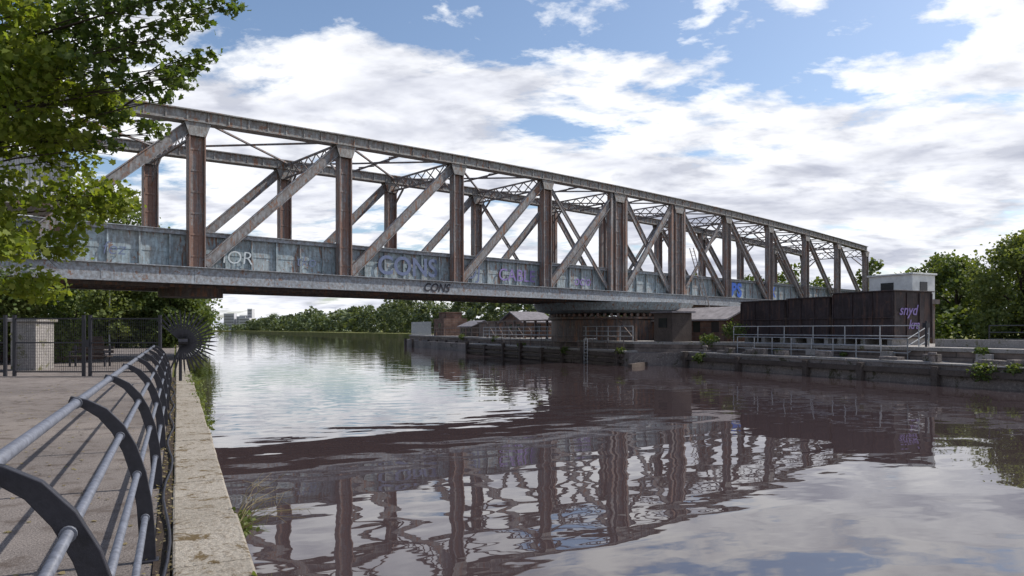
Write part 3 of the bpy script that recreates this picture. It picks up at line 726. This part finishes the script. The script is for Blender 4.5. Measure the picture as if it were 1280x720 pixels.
leafmesh('foliage_top', np.vstack([blobpts((-14.3+dx,12.5+dy,dz), 1.9, 600, 0.8) for dx,dy,dz in [(0,0,11),(-2,0,10),(0,2.4,9.6),(-2.5,2,8.6),(0,3,7)]])+off, 0.16, M['leafnear'], LEAF, e)

# ------------------------------------------------------------------ small plants
def weed(name, p_, s_, z, n, ln, mat, spread=0.25, lean=(0.4,0,0.8), leafy=0, leafm=None):
    e = empty(name, FC @ Matrix.Translation((p_,s_,z))); mb = MB(); tips = []
    for i in range(n):
        d = Vector(lean)+Vector((rng.normal()*0.4, rng.normal()*0.5, rng.normal()*0.2)); d.normalize(); L = ln*rng.uniform(0.5,1.1)
        b0 = Vector((rng.normal()*spread*0.05, rng.normal()*spread, 0)); m1 = b0+d*L*0.55; m2 = b0+d*L+Vector((0.05,0,-0.18*L))
        mb.tube([b0, m1, m2], [0.0035,0.0025,0.0012], 4)
        for q in range(leafy): tips.append(b0.lerp(m1, rng.uniform(.2,1)) + Vector(rng.normal(size=3))*0.03)
        for q in range(3):
            s1 = m1.lerp(m2, rng.uniform()); mb.tube([s1, s1+Vector(rng.normal(size=3))*0.05], [0.0018,0.001], 3)
    mb.build('stems', mat, e)
    if tips: leafmesh('leaves', np.array([tuple(t) for t in tips]), 0.045, leafm or M['leaflight'], QUAD, e)
weed('wall_weed', 0.45, 6.4, 0.98, 18, 0.62, M['dryweed'], 0.12, (0.9,0.2,0.75))
weed('wall_weed', 0.44, 6.5, 0.95, 16, 0.28, M['leaflight'], 0.2, (0.7,0,0.4), 12)
weed('wall_weed', 0.46, 4.7, 0.98, 8, 0.12, M['leaflight'], 0.06, (0.6,0,0.5), 8)
weed('wall_weed', 0.44, 13.5, 0.95, 26, 0.22, M['leaflight'], 0.8, (0.3,0,0.8), 10)
weed('wall_weed', 0.42, 18.5, 0.95, 50, 0.3, M['leaf'], 1.6, (0.3,0,0.8), 12)
weed('wall_weed', 0.42, 24.5, 0.95, 60, 0.4, M['leaf'], 2.0, (0.3,0,0.8), 14)
a = np.vstack([blobpts(c_, r, n, 0.7) for c_, r, n in [((32.9,19.5,0.75),0.6,500),((33.0,18.3,0.9),0.4,260),((34.4,20.5,1.6),0.35,160),((32.8,38.5,0.7),0.5,320),((34.6,39.6,1.9),0.7,420),((35.6,38.2,2.6),0.9,600),((30.0,44,1.0),0.5,250),((29.8,52,0.9),0.45,220),((30.1,61,1.1),0.5,220),((31.3,70,1.6),0.5,220),((33,8,0.8),0.5,250),((34.4,33,1.3),0.25,80),((34.4,28.2,1.25),0.2,60),((33.4,85,1.7),0.6,250)]])
leafmesh('wall_shrubs', a, 0.13, M['leaf'], QUAD, None, FC)
a = np.column_stack([rng.uniform(-6,-0.3,700), rng.uniform(2,24,700), np.full(700,1.062)])
leafmesh('fallen_leaves', a, 0.04, M['dryweed'], QUAD, None, FC, upb=6)
a = np.column_stack([rng.uniform(-0.2,-0.02,900), rng.uniform(1.5,24,900), rng.uniform(1.066,1.085,900)])
leafmesh('litter_leaves', a, 0.03, M['dryweed'], QUAD, None, FC, upb=2)

# ------------------------------------------------------------------ light
SA, SE = math.radians(70), math.radians(47)
sun = bpy.data.lights.new('sun','SUN'); sun.energy = 5.0; sun.angle = math.radians(0.5); sun.color = (1.0,0.95,0.88)
so = bpy.data.objects.new('sun', sun); sc.collection.objects.link(so)
dirv = Vector((math.sin(SA)*math.cos(SE), math.cos(SA)*math.cos(SE), math.sin(SE)))
so.rotation_euler = (-dirv).to_track_quat('-Z','Y').to_euler(); so.location = (30,20,60)

wd = bpy.data.worlds.new('World'); sc.world = wd; wd.use_nodes = True; nt = wd.node_tree; nt.nodes.clear()
out = N(nt,'ShaderNodeOutputWorld'); sky = N(nt,'ShaderNodeTexSky'); sky.sky_type = 'NISHITA'; sky.sun_disc = False
sky.sun_elevation = SE; sky.sun_rotation = SA; sky.air_density = 1.0; sky.dust_density = 1.2; sky.ozone_density = 2.2
bg1 = N(nt,'ShaderNodeBackground'); bg1.inputs['Strength'].default_value = 0.15; nt.links.new(sky.outputs[0], bg1.inputs[0])
tc = N(nt,'ShaderNodeTexCoord'); sp = N(nt,'ShaderNodeSeparateXYZ'); nt.links.new(tc.outputs['Generated'], sp.inputs[0])
zz = math_(nt,'ADD', math_(nt,'MAXIMUM', sp.outputs[2], 0.0), 0.16)
cxy = N(nt,'ShaderNodeCombineXYZ'); nt.links.new(math_(nt,'DIVIDE', sp.outputs[0], zz), cxy.inputs[0]); nt.links.new(math_(nt,'DIVIDE', sp.outputs[1], zz), cxy.inputs[1])
def cn(off, scale, det, rough, dist=0.2):
    mp = N(nt,'ShaderNodeMapping'); mp.inputs['Location'].default_value = off; mp.inputs['Rotation'].default_value = (0,0,0.5); mp.inputs['Scale'].default_value = (0.85,1.15,1)
    nt.links.new(cxy.outputs[0], mp.inputs['Vector']); return noise(nt, mp.outputs[0], scale, det, rough, dist)
OFF = (3.1, 1.7, 0)
d1 = cn(OFF, 2.1, 9, 0.60, 0.15); d2 = cn((OFF[0]-0.09, OFF[1]-0.02, 0), 2.1, 5, 0.55, 0.15); big = cn((7,2,0), 0.6, 1, 0.5)
el = sp.outputs[2]
bias = math_(nt,'MULTIPLY', math_(nt,'SUBTRACT', 0.385, el), 0.85)
bias = math_(nt,'MINIMUM', bias, 0.125)
bias = math_(nt,'ADD', bias, math_(nt,'MULTIPLY', sp.outputs[0], 0.05))
dens = math_(nt,'ADD', math_(nt,'ADD', d1, math_(nt,'MULTIPLY', math_(nt,'SUBTRACT', big, 0.5), 0.35)), bias)
mask = ramp(nt, dens, [(0.478,(0,0,0)),(0.52,(0.6,0.6,0.6)),(0.57,(1,1,1))])
shade = math_(nt,'SUBTRACT', d2, d1)
thick = ramp(nt, dens, [(0.54,(1.0,1.0,1.0)),(0.66,(0.90,0.91,0.95)),(0.80,(0.50,0.52,0.60))])
lit = ramp(nt, math_(nt,'ADD', math_(nt,'MULTIPLY', shade, 2.6), 0.5), [(0.25,(1.06,1.06,1.05)),(0.5,(0.86,0.87,0.90)),(0.8,(0.54,0.56,0.63))])
ccol = mixc(nt, 1.0, thick, lit, 'MULTIPLY')
bg2 = N(nt,'ShaderNodeBackground'); bg2.inputs['Strength'].default_value = 1.2; nt.links.new(ccol, bg2.inputs[0])
mx = N(nt,'ShaderNodeMixShader'); nt.links.new(mask, mx.inputs[0]); nt.links.new(bg1.outputs[0], mx.inputs[1]); nt.links.new(bg2.outputs[0], mx.inputs[2])
nt.links.new(mx.outputs[0], out.inputs['Surface'])

# ------------------------------------------------------------------ camera
cam = bpy.data.cameras.new('camera'); co = bpy.data.objects.new('camera', cam); sc.collection.objects.link(co)
co.location = (0,0,EYE); co.rotation_euler = (math.pi/2,0,0); cam.sensor_width = 36; cam.lens = 24.75
cam.shift_y = 52/1280; cam.clip_end = 9000; cam.clip_start = 0.05; sc.camera = co
sc.view_settings.view_transform = 'Standard'; sc.view_settings.look = 'None'; sc.view_settings.exposure = 0
